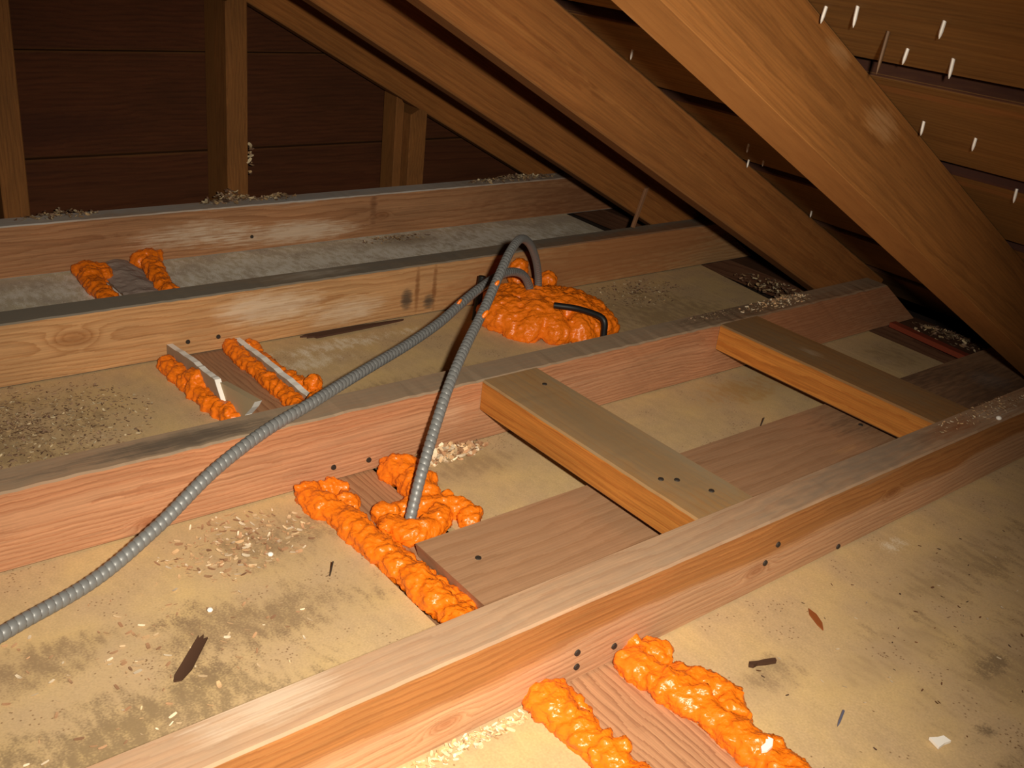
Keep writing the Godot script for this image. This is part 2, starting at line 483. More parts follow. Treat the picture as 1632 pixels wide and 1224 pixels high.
func build_rafters():
	var dust := Color(0.70, 0.55, 0.40)
	var rm: Array = [
		tex_mat(wood(1536, 200, 3.6, 0.0935, 0.041, 101, Color(0.55, 0.355, 0.175), Color(0.46, 0.285, 0.13), Color(0.64, 0.44, 0.24), 0.7, 0.008, [[2.16, 0.060, 0.004]], [[2.62, 0.07, 0.045, 0.02, dust, 0.55], [2.3, 0.085, 0.05, 0.015, dust, 0.45], [2.5, 0.085, 0.03, 0.01, dust, 0.5]]), 0.78, 0.3),
		tex_mat(wood(1024, 160, 3.6, 0.0935, 0.041, 102, Color(0.54, 0.345, 0.175), Color(0.46, 0.275, 0.13), Color(0.50, 0.36, 0.22), 0.5, 0.010, [], [[1.9, 0.04, 1.4, 0.004, Color(0.66, 0.45, 0.24), 0.5]]), 0.78, 0.3),
		tex_mat(wood(1024, 160, 3.6, 0.0935, 0.041, 103, Color(0.54, 0.345, 0.175), Color(0.46, 0.275, 0.13), Color(0.50, 0.36, 0.22), 0.4, 0.009), 0.78, 0.3),
		tex_mat(wood(768, 128, 3.6, 0.0935, 0.041, 104, Color(0.54, 0.345, 0.175), Color(0.46, 0.275, 0.13), Color(0.50, 0.36, 0.22), 0.4, 0.010), 0.8, 0.25)]
	var labels: Array = ["nearest and brightest rafter, wide orange-brown face with scuffed dusty spots", "second rafter from the front, with a fine pale line along its face", "third rafter from the front, dim orange-brown, its foot beside the end of the third joist", "gable rafter in dim light against the boarded wall, above the studs"]
	var turn := Basis(Vector3(0, 0, 1), -atan(SLOPE))
	for k in 4:
		var z: float = JZ[k] - JW / 2 - 0.0213
		var bottom_x := 1.70
		var x_top := -1.39
		var run := (bottom_x - x_top) * sqrt(1 + SLOPE * SLOPE)
		var t := timber(0, 0.0935 * SLOPE, run - 0.01, run + 0.03 - 0.0935 * SLOPE, 0.0935, 0.0405, 0.002 if k > 0 else 0.0006, 0.0006 if k == 1 else 0.0, 30 + k, 0.009 if k == 0 else 0.0)
		var o := thing("rafter", labels[k], "rafter", Vector3(x_top, UNDER - SLOPE * x_top, z), "")
		var m := part("timber", t, rm[k], o)
		m.basis = turn
		
func disc_nail(parent: Node, at: Vector3, r := 0.0042, col: Material = null):
	var c := CylinderMesh.new()
	c.top_radius = r * 0.85; c.bottom_radius = r; c.height = 0.0022; c.radial_segments = 12; c.rings = 1
	var o := part("nail", c, col if col else steel, parent, at)
	o.rotation = Vector3(PI / 2, 0, 0)

func build_joists():
	var dust := Color(0.83, 0.77, 0.70)
	var soot := Color(0.24, 0.21, 0.19)
	var gray := Color(0.47, 0.40, 0.33)
	var L := 2.45                     # joists drawn from x = -0.65
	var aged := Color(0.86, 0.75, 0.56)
	var jm: Array = [
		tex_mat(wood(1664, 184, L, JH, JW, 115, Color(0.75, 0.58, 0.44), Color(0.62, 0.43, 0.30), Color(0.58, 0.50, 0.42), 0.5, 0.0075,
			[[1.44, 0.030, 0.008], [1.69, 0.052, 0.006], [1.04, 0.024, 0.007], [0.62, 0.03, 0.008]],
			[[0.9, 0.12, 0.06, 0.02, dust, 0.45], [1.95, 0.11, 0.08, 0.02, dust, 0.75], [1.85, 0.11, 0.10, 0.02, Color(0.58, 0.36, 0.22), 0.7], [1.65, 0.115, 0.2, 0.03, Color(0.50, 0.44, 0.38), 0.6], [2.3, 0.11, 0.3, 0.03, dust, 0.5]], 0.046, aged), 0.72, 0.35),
		tex_mat(wood(1664, 184, L, JH, JW, 122, Color(0.72, 0.525, 0.39), Color(0.58, 0.37, 0.25), Color(0.55, 0.48, 0.40), 0.85, 0.0052,
			[[0.95, 0.012, 0.007], [0.74, 0.03, 0.006]],
			[[0.95, 0.11, 0.15, 0.02, soot, 0.55], [1.9, 0.115, 0.15, 0.03, Color(0.42, 0.33, 0.25), 0.7], [2.2, 0.05, 0.35, 0.08, Color(0.52, 0.32, 0.2), 0.5], [1.33, 0.045, 0.03, 0.03, dust, 0.2]], 0.06, Color(0.97, 0.93, 0.9)), 0.72, 0.35),  # wide reddish brown patch paints shade and flash falloff at the eaves end
		tex_mat(wood(1536, 160, L, JH, JW, 133, Color(0.70, 0.535, 0.37), Color(0.57, 0.39, 0.24), Color(0.46, 0.43, 0.39), 0.9, 0.0062,
			[[1.0, 0.055, 0.012]],
			[[1.30, 0.06, 0.09, 0.03, dust, 0.6], [1.42, 0.03, 0.07, 0.025, dust, 0.55], [1.36, 0.115, 0.1, 0.02, dust, 0.45], [1.53, 0.03, 0.012, 0.022, soot, 0.75], [1.55, 0.05, 0.005, 0.05, Color(0.45, 0.29, 0.17), 0.7], [1.585, 0.05, 0.005, 0.05, Color(0.45, 0.29, 0.17), 0.7], [1.575, 0.02, 0.012, 0.015, soot, 0.8], [2.1, 0.05, 0.5, 0.08, Color(0.55, 0.34, 0.2), 0.6]]), 0.74, 0.3),  # last patch turns the side redder and darker toward the eaves
		tex_mat(wood(1536, 160, L, JH, JW, 144, Color(0.66, 0.48, 0.34), Color(0.52, 0.34, 0.22), Color(0.76, 0.74, 0.72), 0.85, 0.007,
			[[1.73, 0.045, 0.008]],
			[[1.32, 0.05, 0.13, 0.03, dust, 0.75], [1.55, 0.025, 0.2, 0.025, dust, 0.7], [1.45, 0.115, 0.4, 0.03, Color(0.66, 0.65, 0.65), 0.7], [1.71, 0.05, 0.012, 0.045, Color(0.36, 0.22, 0.14), 0.7], [2.2, 0.05, 0.3, 0.08, Color(0.40, 0.24, 0.15), 0.6]]), 0.76, 0.3)]  # broad last patch darkens the side toward its right end
	var labels: Array = ["front ceiling joist crossing the whole picture, pale tan top edge and orange-brown upper side", "second ceiling joist from the front, reddish side, grey conduit laid over its top", "third ceiling joist from the front, behind the large foam mound, grey-topped", "rearmost ceiling joist below the gable studs, dusted white along its side"]
	var spots: Array = [
		[Vector2(0.534, 0.034), Vector2(0.536, 0.017), Vector2(0.583, 0.020), Vector2(0.803, 0.035), Vector2(0.819, 0.053), Vector2(0.948, 0.006)],
		[Vector2(0.517, 0.019), Vector2(0.565, 0.016), Vector2(1.43, 0.006)],
		[Vector2(0.506, 0.022), Vector2(0.552, 0.022)],
		[Vector2(0.795, 0.028)]]
	for k in 4:
		var end := 1.66
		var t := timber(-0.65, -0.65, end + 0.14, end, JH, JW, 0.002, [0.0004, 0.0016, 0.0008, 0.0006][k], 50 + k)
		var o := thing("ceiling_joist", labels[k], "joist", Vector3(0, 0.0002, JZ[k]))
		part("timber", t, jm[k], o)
		for s in spots[k]:
			disc_nail(o, Vector3(s.x, s.y, JW / 2 + 0.0004), 0.0036)

func build_plates_and_boards():
	# 2x4 blocks laid flat between the two front joists
	var b_labels: Array = ["short wood block between the front joists, nearer the orange foam", "short wood block between the front joists, farther right near the eaves"]
	var xs: Array = [0.7745, 1.2385]
	for k in 2:
		var m := tex_mat(wood(512, 200, 0.3656, 0.0435, 0.0915, 150 + k, Color(0.70, 0.45, 0.20), Color(0.58, 0.33, 0.13), Color(0.55, 0.48, 0.38) if k == 0 else Color(0.46, 0.38, 0.29), 0.7, 0.007, [], [[0.2, 0.09, 0.2, 0.03, Color(0.52, 0.42, 0.30), 0.5], [0.14, 0.09, 0.03, 0.012, Color(0.76, 0.70, 0.64), 0.5 if k == 1 else 0.0]]), 0.75, 0.3)
		var t := timber(0, 0, 0.3656, 0.3656, 0.0435, 0.0915, 0.0022, 0.0004, 60 + k)
		var o := thing("blocking", b_labels[k], "block", Vector3(xs[k], 0.0455, -0.387))
		var q := part("timber", t, m, o)
		q.basis = Basis(Vector3(0, 0, 1), Vector3(0, 1, 0), Vector3(-1, 0, 0))
		if k == 0:
			for s in [Vector2(0.02, 0.045), Vector2(-0.005, 0.30), Vector2(0.012, 0.335), Vector2(-0.02, 0.29)]:
				var c := CylinderMesh.new()
				c.top_radius = 0.003; c.bottom_radius = 0.0035; c.height = 0.0015; c.radial_segments = 10; c.rings = 1
				part("nail", c, steel, o, Vector3(s.x, 0.0438, s.y))
	# wide plank lying on the plasterboard beside the front joist
	var pm := tex_mat(wood(1024, 220, 1.24, 0.02, 0.145, 161, Color(0.68, 0.52, 0.39), Color(0.58, 0.41, 0.28), Color(0.64, 0.49, 0.37), 0.4, 0.012, [[0.72, 0.07, 0.006], [0.25, 0.19, 0.005]], [[1.08, 0.09, 0.05, 0.04, Color(0.75, 0.73, 0.74), 0.7], [1.0, 0.1, 0.3, 0.12, Color(0.36, 0.27, 0.21), 0.75], [0.63, 0.06, 0.03, 0.008, Color(0.78, 0.6, 0.42), 0.6]]), 0.7, 0.35)
	var plank := thing("plank", "wide smooth plank lying flat under the two blocks behind the front joist", "plank", Vector3(0.512, 0.0004, -0.1375))
	part("timber", timber(0.008, 0.002, 1.24, 1.24, 0.02, 0.145, 0.0015, 0.0003, 5), pm, plank)
	for s in [Vector2(0.044, -0.017), Vector2(0.30, 0.045), Vector2(0.72, -0.002)]:
		var c := CylinderMesh.new()
		c.top_radius = 0.0032; c.bottom_radius = 0.0036; c.height = 0.001; c.radial_segments = 10; c.rings = 1
		part("nail", c, steel, plank, Vector3(s.x, 0.0204, s.y))
	# top plate of the wall below, running under all four joists
	var tp := tex_mat(wood(1024, 260, 1.24, 0.04, 0.091, 171, Color(0.70, 0.52, 0.38), Color(0.48, 0.31, 0.21), Color(0.70, 0.52, 0.38), 0.2, 0.0050, [[0.98, 0.09, 0.006]], [[0.35, 0.09, 0.4, 0.1, Color(0.46, 0.38, 0.31), 0.4]]), 0.75, 0.3)
	var plate := thing("top_plate", "long top plate of the wall below, seen in the three bays behind the front joist", "plate", Vector3(0.528, -0.0405, -1.24))
	var q2 := part("timber", timber(0, 0, 1.24, 1.24, 0.04, 0.091, 0.001), tp, plate)
	q2.basis = Basis(Vector3(0, 0, 1), Vector3(0, 1, 0), Vector3(-1, 0, 0))
	var fp := tex_mat(wood(384, 300, 0.5, 0.04, 0.108, 173, Color(0.72, 0.54, 0.40), Color(0.44, 0.28, 0.19), Color(0.72, 0.54, 0.40), 0.12, 0.0045), 0.75, 0.3)
	var near := thing("top_plate", "short top plate with grooved grain in front of the front joist, foam on both edges", "plate", Vector3(0.541, -0.0405, 0.002))
	var q4 := part("timber", timber(0, 0, 0.5, 0.5, 0.04, 0.108, 0.001), fp, near)
	q4.basis = Basis(Vector3(0, 0, 1), Vector3(0, 1, 0), Vector3(-1, 0, 0))
	# plate of the outer wall under the eaves, and a red lath at its edge
	var om := tex_mat(wood(512, 128, 2.0, 0.04, 0.09, 181, Color(0.36, 0.24, 0.17), Color(0.26, 0.15, 0.10), Color(0.34, 0.24, 0.18), 0.5, 0.008), 0.85, 0.25)
	var outer := thing("wall_plate", "dark plate of the outer wall under the eaves at the joist ends", "plate", Vector3(1.768, -0.0405, -1.34))
	var q3 := part("timber", timber(0, 0, 2.0, 2.0, 0.04, 0.09, 0.0015), om, outer)
	q3.basis = Basis(Vector3(0, 0, 1), Vector3(0, 1, 0), Vector3(-1, 0, 0))
	var lm := mat(Color(0.50, 0.20, 0.10), 0.7)
	var lath := part("lath", timber(0, 0, 0.165, 0.165, 0.010, 0.018, 0.001, 0.0006, 9), lm, self, Vector3(1.712, 0.0005, -0.383))
	lath.basis = Basis(Vector3(0, 0, 1), Vector3(0, 1, 0), Vector3(-1, 0, 0)).rotated(Vector3.UP, -0.12)
	tag(lath, "red-brown wood lath at the eaves between the second joist and the front joist", "lath")

# a broken upright sheet seen edge-on: paper on both faces, white plaster along the broken edge
func sheet(outline: Array, thick: float, paper_m: Material, broken_end_only := false) -> ArrayMesh:
	var poly := PackedVector2Array(outline)       # x = z in the scene, y = height
	var idx := Geometry2D.triangulate_polygon(poly)
	var st := SurfaceTool.new()
	st.begin(Mesh.PRIMITIVE_TRIANGLES)
	st.set_smooth_group(-1)
	for side in [-1.0, 1.0]:
		for k in range(0, idx.size(), 3):
			var a := poly[idx[k]]; var b := poly[idx[k + 1]]; var c := poly[idx[k + 2]]
			var x: float = side * thick / 2
			quad(st, [Vector3(x, a.y, a.x), Vector3(x, b.y, b.x), Vector3(x, c.y, c.x), Vector3(x, c.y, c.x)], [a, b, c, c], Vector3(side, 0, 0))
	st.generate_normals()
	st.set_material(paper_m)
	var out := st.commit()
	var rim := SurfaceTool.new()
	rim.begin(Mesh.PRIMITIVE_TRIANGLES)
	rim.set_smooth_group(-1)
	var wrap := SurfaceTool.new()
	wrap.begin(Mesh.PRIMITIVE_TRIANGLES)
	wrap.set_smooth_group(-1)
	for k in poly.size():
		var a := poly[k]; var b := poly[(k + 1) % poly.size()]
		var n := outward(poly, a, b)
		var h := thick / 2
		quad(wrap if broken_end_only and n.normalized().x < 0.4 else rim, [Vector3(-h, a.y, a.x), Vector3(h, a.y, a.x), Vector3(h, b.y, b.x), Vector3(-h, b.y, b.x)], [a, a, b, b], Vector3(0, n.y, n.x))
	rim.generate_normals()
	rim.set_material(gypsum)
	out = rim.commit(out)
	if broken_end_only:
		wrap.generate_normals()
		wrap.set_material(paper_m)
		out = wrap.commit(out)
	return out

func jag(zs: Array, ys: Array, amp: float, base: float, sd: int) -> Array:
	var r := RandomNumberGenerator.new()
	r.seed = sd
	var out: Array = [Vector2(zs[0], base)]
	for k in zs.size() - 1:
		for s in 6:
			var f := s / 6.0
			out.append(Vector2(lerpf(zs[k], zs[k + 1], f), lerpf(ys[k], ys[k + 1], f) + r.randf_range(-amp, amp)))
	out.append(Vector2(zs[-1], ys[-1]))
	out.append(Vector2(zs[-1] + 0.0002, base))
	return out

func build_plasterboard_edges():
	var s1 := thing("plasterboard_edge", "torn wallboard edge left of the plate, cracked with jagged white gypsum, third bay", "wallboard", Vector3(0.4785, 0, 0))
	part("sheet", sheet(jag([-0.7905, -0.70, -0.665, -0.625, -0.598], [0.024, 0.036, 0.036, 0.040, 0.010], 0.0008, -0.03, 2), 0.0085, paper), null, s1)
	var bare := mat(Color(0.72, 0.63, 0.49), 0.95)
	var flap := part("flap", sheet([Vector2(-0.622, -0.03), Vector2(-0.622, 0.036), Vector2(-0.575, 0.0445), Vector2(-0.519, 0.054), Vector2(-0.528, 0.042), Vector2(-0.547, 0.023), Vector2(-0.556, -0.03)], 0.0095, bare, true), null, s1, Vector3(0.0065, 0, 0))
	flap.set_meta("label", "broken piece set back, smooth beige paper")
	var s2 := thing("plasterboard_edge", "straight white wallboard edge right of the plate, foam on both its sides", "wallboard", Vector3(0.5795, 0, 0))
	part("sheet", sheet(jag([-0.7905, -0.70, -0.62, -0.555], [0.016, 0.020, 0.021, 0.021], 0.0009, -0.03, 3), 0.0095, paper), null, s2)
	var s3 := thing("plasterboard_edge", "short white wallboard edge in the rear bay beside crumpled grey paper", "wallboard", Vector3(0.490, 0, 0))
	part("sheet", sheet(jag([-1.115, -1.06, -0.86], [0.007, 0.011, 0.012], 0.0006, -0.03, 4), 0.0085, paper), null, s3)
	# crumpled paper in the rear bay
	var r := RandomNumberGenerator.new()
	r.seed = 21
	var n := FastNoiseLite.new()
	n.seed = 8; n.frequency = 34.0; n.noise_type = FastNoiseLite.TYPE_CELLULAR; n.fractal_octaves = 2
	var st := SurfaceTool.new()
	st.begin(Mesh.PRIMITIVE_TRIANGLES)
	st.set_smooth_group(-1)
	var nx := 16; var nz := 22
	var pts: Array = []
	for j in nz + 1:
		for i in nx + 1:
			var u := float(i) / nx; var v := float(j) / nz
			var x := 0.502 + u * 0.068 + r.randf_range(-0.001, 0.001)
			var z := -1.19 + v * 0.20
			var dome := sin(PI * clampf(u, 0.0, 1.0)) * (1.0 - v * 0.55)
			pts.append(Vector3(x, 0.002 + dome * 0.012 + (n.get_noise_2d(x, z) * 0.5 + 0.5) * 0.014, z))
	for j in nz:
		for i in nx:
			var a: Vector3 = pts[j * (nx + 1) + i]; var b: Vector3 = pts[j * (nx + 1) + i + 1]
			var c: Vector3 = pts[(j + 1) * (nx + 1) + i + 1]; var d: Vector3 = pts[(j + 1) * (nx + 1) + i]
			quad(st, [a, b, c, d], [Vector2.ZERO, Vector2.ZERO, Vector2.ZERO, Vector2.ZERO], Vector3.UP)
			var dn := Vector3(0, -0.0008, 0)
			quad(st, [a + dn, b + dn, c + dn, d + dn], [Vector2.ZERO, Vector2.ZERO, Vector2.ZERO, Vector2.ZERO], Vector3.DOWN)
	st.generate_normals()
	var cp := part("crumpled_paper", st.commit(), mat(Color(0.60, 0.53, 0.49), 0.9), self)
	tag(cp, "crumpled grey-brown paper stuffed between two foam lumps in the rear bay", "paper")

# ------------------------------------------------------------------ sprayed foam

# Joined balls [centre, radius] meshed as surface nets; nothing grows below y = floor_y.
func foam_mesh(balls: Array, cell: float, sd: int) -> ArrayMesh:
	var lo := Vector3(1e9, 1e9, 1e9)
	var hi := -lo
	for b in balls:
		var c: Vector3 = b[0]
		var R: float = b[1] * 1.42
		lo = lo.min(c - Vector3.ONE * R)
		hi = hi.max(c + Vector3.ONE * R)
	lo.y = maxf(lo.y, -0.006)
	lo -= Vector3.ONE * cell * 2.0
	hi += Vector3.ONE * cell * 2.0
	var nx := int((hi.x - lo.x) / cell) + 2
	var ny := int((hi.y - lo.y) / cell) + 2
	var nz := int((hi.z - lo.z) / cell) + 2
	var field := PackedFloat32Array()
	field.resize(nx * ny * nz)
	var sy := nx
	var sz := nx * ny
	var jmin := int(ceil((-0.004 - lo.y) / cell))
	for b in balls:
		var c: Vector3 = (b[0] - lo) / cell
		var R: float = b[1] * 1.42 / cell
		var inv := 1.0 / (R * R)
		var k0 := maxi(0, int(ceil(c.z - R))); var k1 := mini(nz - 1, int(c.z + R))
		var j0 := maxi(jmin, int(ceil(c.y - R))); var j1 := mini(ny - 1, int(c.y + R))
		var i0 := maxi(0, int(ceil(c.x - R))); var i1 := mini(nx - 1, int(c.x + R))
		for k in range(k0, k1 + 1):
			var dz := (k - c.z) * (k - c.z)
			for j in range(j0, j1 + 1):
				var dyz := dz + (j - c.y) * (j - c.y)
				var at := k * sz + j * sy
				for i in range(i0, i1 + 1):
					var d := 1.0 - (dyz + (i - c.x) * (i - c.x)) * inv
					if d > 0.0: field[at + i] += d * d
	var iso := 0.254
	var ids := PackedInt32Array()
	ids.resize(nx * ny * nz)
	ids.fill(-1)
	var verts := PackedVector3Array()
	var norms := PackedVector3Array()
	var index := PackedInt32Array()
	var fn := FastNoiseLite.new()
	fn.seed = sd; fn.frequency = 75.0; fn.fractal_octaves = 1
	var fine := FastNoiseLite.new()
	fine.seed = sd + 50; fine.frequency = 210.0; fine.fractal_octaves = 2
	for k in nz - 1:
		for j in ny - 1:
			var row := k * sz + j * sy
			for i in nx - 1:
				var q := row + i
				var a := field[q] - iso
				var b := field[q + 1] - iso
				var c := field[q + sy] - iso
				var d := field[q + sy + 1] - iso
				var e := field[q + sz] - iso
				var f := field[q + sz + 1] - iso
				var g := field[q + sz + sy] - iso
				var h := field[q + sz + sy + 1] - iso
				var cnt := int(a > 0) + int(b > 0) + int(c > 0) + int(d > 0) + int(e > 0) + int(f > 0) + int(g > 0) + int(h > 0)
				if cnt == 0 or cnt == 8: continue
				var s := Vector3.ZERO
				var m := 0
				if (a > 0) != (b > 0): s += Vector3(a / (a - b), 0, 0); m += 1
				if (c > 0) != (d > 0): s += Vector3(c / (c - d), 1, 0); m += 1
				if (e > 0) != (f > 0): s += Vector3(e / (e - f), 0, 1); m += 1
				if (g > 0) != (h > 0): s += Vector3(g / (g - h), 1, 1); m += 1
				if (a > 0) != (c > 0): s += Vector3(0, a / (a - c), 0); m += 1
				if (b > 0) != (d > 0): s += Vector3(1, b / (b - d), 0); m += 1
				if (e > 0) != (g > 0): s += Vector3(0, e / (e - g), 1); m += 1
				if (f > 0) != (h > 0): s += Vector3(1, f / (f - h), 1); m += 1
				if (a > 0) != (e > 0): s += Vector3(0, 0, a / (a - e)); m += 1
				if (b > 0) != (f > 0): s += Vector3(1, 0, b / (b - f)); m += 1
				if (c > 0) != (g > 0): s += Vector3(0, 1, c / (c - g)); m += 1
				if (d > 0) != (h > 0): s += Vector3(1, 1, d / (d - h)); m += 1
				var n := -Vector3(b + d + f + h - a - c - e - g, c + d + g + h - a - b - e - f, e + f + g + h - a - b - c - d).normalized()
				var P := lo + (Vector3(i, j, k) + s / m) * cell
				P += n * (fn.get_noise_3dv(P) * 0.0026 + fine.get_noise_3dv(P) * 0.0018)
				ids[q] = verts.size()
				verts.append(P)
				norms.append(n)
	for k in range(1, nz - 1):
		for j in range(1, ny - 1):
			var row := k * sz + j * sy
			for i in range(1, nx - 1):
				var q := row + i
				var inside := field[q] > iso
				if inside != (field[q + 1] > iso):
					ring(index, ids[q], ids[q - sy], ids[q - sy - sz], ids[q - sz], inside)
				if inside != (field[q + sy] > iso):
					ring(index, ids[q], ids[q - sz], ids[q - 1 - sz], ids[q - 1], inside)
				if inside != (field[q + sz] > iso):
					ring(index, ids[q], ids[q - 1], ids[q - 1 - sy], ids[q - sy], inside)
	var arr := []
	arr.resize(Mesh.ARRAY_MAX)
	var smooth := PackedVector3Array()
	smooth.resize(verts.size())
	for k in range(0, index.size(), 3):
		var a := index[k]; var b := index[k + 1]; var c := index[k + 2]
		var n := (verts[c] - verts[a]).cross(verts[b] - verts[a])
		smooth[a] += n; smooth[b] += n; smooth[c] += n
	for k in smooth.size():
		norms[k] = smooth[k].normalized() if smooth[k].length_squared() > 0.0 else norms[k]
	arr[Mesh.ARRAY_VERTEX] = verts
	arr[Mesh.ARRAY_NORMAL] = norms
	arr[Mesh.ARRAY_INDEX] = index
	var out := ArrayMesh.new()
	out.add_surface_from_arrays(Mesh.PRIMITIVE_TRIANGLES, arr)
	return out

func ring(index: PackedInt32Array, a: int, b: int, c: int, d: int, flip: bool):
	if a < 0 or b < 0 or c < 0 or d < 0: return
	if flip:
		index.append_array(PackedInt32Array([a, c, b, a, d, c]))
	else:
		index.append_array(PackedInt32Array([a, b, c, a, c, d]))

# lumps squeezed out along a line of [x, z, radius] points; y is how high the line of centres lies
func squeeze(line: Array, sd: int, lumps := 1.0, y := 0.45) -> Array:
	var r := RandomNumberGenerator.new()
	r.seed = sd
	var out: Array = []
	for k in line.size() - 1:
		var a := Vector2(line[k][0], line[k][1])
		var b := Vector2(line[k + 1][0], line[k + 1][1])
		var d := a.distance_to(b)
		var t := 0.0
		while t < d:
			var f := t / d
			var rad: float = lerpf(line[k][2], line[k + 1][2], f) * r.randf_range(0.66, 1.08)
			var c := a.lerp(b, f) + Vector2(r.randf_range(-0.22, 0.22), r.randf_range(-0.2, 0.2)) * rad
			out.append([Vector3(c.x, rad * y * r.randf_range(0.8, 1.2), c.y), rad])
			for extra in 3:
				if r.randf() > 0.62 * lumps: continue
				var an := r.randf() * TAU
				var sr := rad * r.randf_range(0.22, 0.48)
				out.append([Vector3(c.x + cos(an) * rad * 0.8, rad * r.randf_range(0.25, 1.2), c.y + sin(an) * rad * 0.8), sr])
			t += rad * 0.5
	return out

func foam(called: String, label: String, balls: Array, sd: int, cell := 0.0022) -> MeshInstance3D:
	var o := part(called, foam_mesh(balls, cell, sd), foam_mat, self)
	tag(o, label, "foam", "orange foam seals")
	return o

func build_foam():
	# front bay
	foam("foam_bead", "orange foam bead left of the grooved plate, in the bay before the front joist", squeeze([[0.489, 0.030, 0.017], [0.492, 0.05, 0.018], [0.494, 0.075, 0.015], [0.494, 0.11, 0.014], [0.497, 0.15, 0.014], [0.50, 0.20, 0.014], [0.503, 0.25, 0.014]], 1) + squeeze([[0.508, 0.028, 0.011], [0.512, 0.05, 0.009], [0.512, 0.075, 0.007]], 2), 1)
	foam("foam_bead", "wide lumpy orange foam bead right of the grooved plate, before the front joist", squeeze([[0.590, 0.036, 0.016], [0.595, 0.055, 0.015], [0.601, 0.085, 0.017], [0.604, 0.11, 0.017], [0.606, 0.14, 0.016], [0.608, 0.17, 0.016], [0.610, 0.20, 0.016], [0.612, 0.25, 0.016]], 3) + squeeze([[0.606, 0.030, 0.013], [0.626, 0.036, 0.012], [0.628, 0.05, 0.009]], 4) + squeeze([[0.618, 0.075, 0.014], [0.630, 0.10, 0.016], [0.637, 0.120, 0.013], [0.622, 0.14, 0.014]], 5), 3)
	# bay between the two front joists
	foam("foam_bead", "long orange foam bead left of the plank end, between the front two joists", squeeze([[0.473, -0.371, 0.013], [0.474, -0.34, 0.0145], [0.484, -0.30, 0.0155], [0.486, -0.25, 0.0145], [0.487, -0.20, 0.0145], [0.489, -0.15, 0.0145], [0.491, -0.10, 0.0145], [0.494, -0.05, 0.014]], 6, 0.45) + squeeze([[0.484, -0.378, 0.010], [0.503, -0.372, 0.010], [0.518, -0.362, 0.009]], 7) + squeeze([[0.502, -0.335, 0.013], [0.508, -0.322, 0.011]], 8) + squeeze([[0.506, -0.26, 0.006], [0.508, -0.17, 0.006], [0.512, -0.13, 0.009], [0.514, -0.095, 0.006]], 9), 6)
	foam("foam_collar", "lumpy orange foam collar around the foot of the tall conduit", squeeze([[0.580, -0.368, 0.015], [0.596, -0.355, 0.020], [0.592, -0.325, 0.019], [0.590, -0.295, 0.016]], 10, 0.5) + squeeze([[0.528, -0.292, 0.013], [0.520, -0.262, 0.013], [0.530, -0.240, 0.014], [0.552, -0.238, 0.014], [0.572, -0.248, 0.014], [0.585, -0.262, 0.014], [0.570, -0.285, 0.013], [0.548, -0.290, 0.011]], 11) + squeeze([[0.590, -0.27, 0.014], [0.608, -0.256, 0.014], [0.612, -0.240, 0.013], [0.602, -0.232, 0.010]], 12), 11)
	# third bay
	foam("foam_bead", "orange foam bead under the cracked wallboard edge, behind the second joist", squeeze([[0.463, -0.772, 0.011], [0.464, -0.74, 0.012], [0.465, -0.70, 0.012], [0.467, -0.66, 0.0125], [0.469, -0.62, 0.014], [0.475, -0.585, 0.014], [0.482, -0.565, 0.012]], 13, 0.6) + [[Vector3(0.468, 0.020, -0.688), 0.0105], [Vector3(0.469, 0.024, -0.676), 0.010], [Vector3(0.468, 0.014, -0.668), 0.012]], 13)
	foam("foam_bead", "ribbed orange foam bead left of the straight white wallboard edge", squeeze([[0.567, -0.780, 0.012], [0.565, -0.75, 0.0105], [0.565, -0.70, 0.010], [0.566, -0.65, 0.0105], [0.566, -0.60, 0.011], [0.566, -0.555, 0.011]], 14, 0.5, 0.6), 14)
	foam("foam_bead", "thin orange foam bead right of the straight white wallboard edge, touching the conduit", squeeze([[0.598, -0.782, 0.011], [0.594, -0.75, 0.008], [0.593, -0.70, 0.008], [0.594, -0.66, 0.009], [0.598, -0.625, 0.012], [0.604, -0.605, 0.012], [0.596, -0.575, 0.012]], 15) + [[Vector3(0.588, 0.02, -0.555), 0.011], [Vector3(0.572, 0.03, -0.537), 0.009], [Vector3(0.562, 0.035, -0.525), 0.008], [Vector3(0.602, 0.022, -0.60), 0.010], [Vector3(0.612, 0.018, -0.603), 0.009]], 15)
	# rear bay
	foam("foam_lump", "orange foam lump at the left end of crumpled paper, rear bay", squeeze([[0.476, -1.17, 0.017], [0.488, -1.16, 0.018], [0.476, -1.12, 0.017], [0.472, -1.08, 0.014], [0.470, -1.03, 0.013], [0.470, -0.97, 0.013]], 16, 1.0, 0.6) + squeeze([[0.498, -1.172, 0.014], [0.507, -1.155, 0.012], [0.503, -1.13, 0.011]], 17, 1.0, 0.9), 16, 0.0025)
	foam("foam_lump", "orange foam lump right of the crumpled paper, rear bay", squeeze([[0.574, -1.178, 0.018], [0.592, -1.172, 0.018], [0.585, -1.14, 0.016], [0.575, -1.09, 0.014], [0.570, -1.05, 0.014], [0.568, -0.99, 0.013]], 18, 1.0, 0.7), 18, 0.0025)
	# the big mound over the hole where the conduits go down
	var r := RandomNumberGenerator.new()
	r.seed = 77
	var balls: Array = []
	for k in 190:
		var u := r.randf_range(-1, 1); var v := r.randf_range(-1, 1)
		if u * u + v * v > 1.0: continue
		var x := 1.088 + u * 0.098 + v * 0.018
		var z := -0.672 + v * 0.098 + u * 0.012
		var crown := 1.0 - (u * u + v * v)
		var rad := r.randf_range(0.013, 0.022)
		balls.append([Vector3(x, 0.004 + sqrt(crown) * 0.040 * (0.75 + 0.25 * r.randf()), z), rad])
	for q in [Vector3(1.10, 0.05, -0.772), Vector3(1.105, 0.065, -0.775), Vector3(1.115, 0.035, -0.765), Vector3(1.15, 0.045, -0.745)]:
		balls.append([q, 0.017])
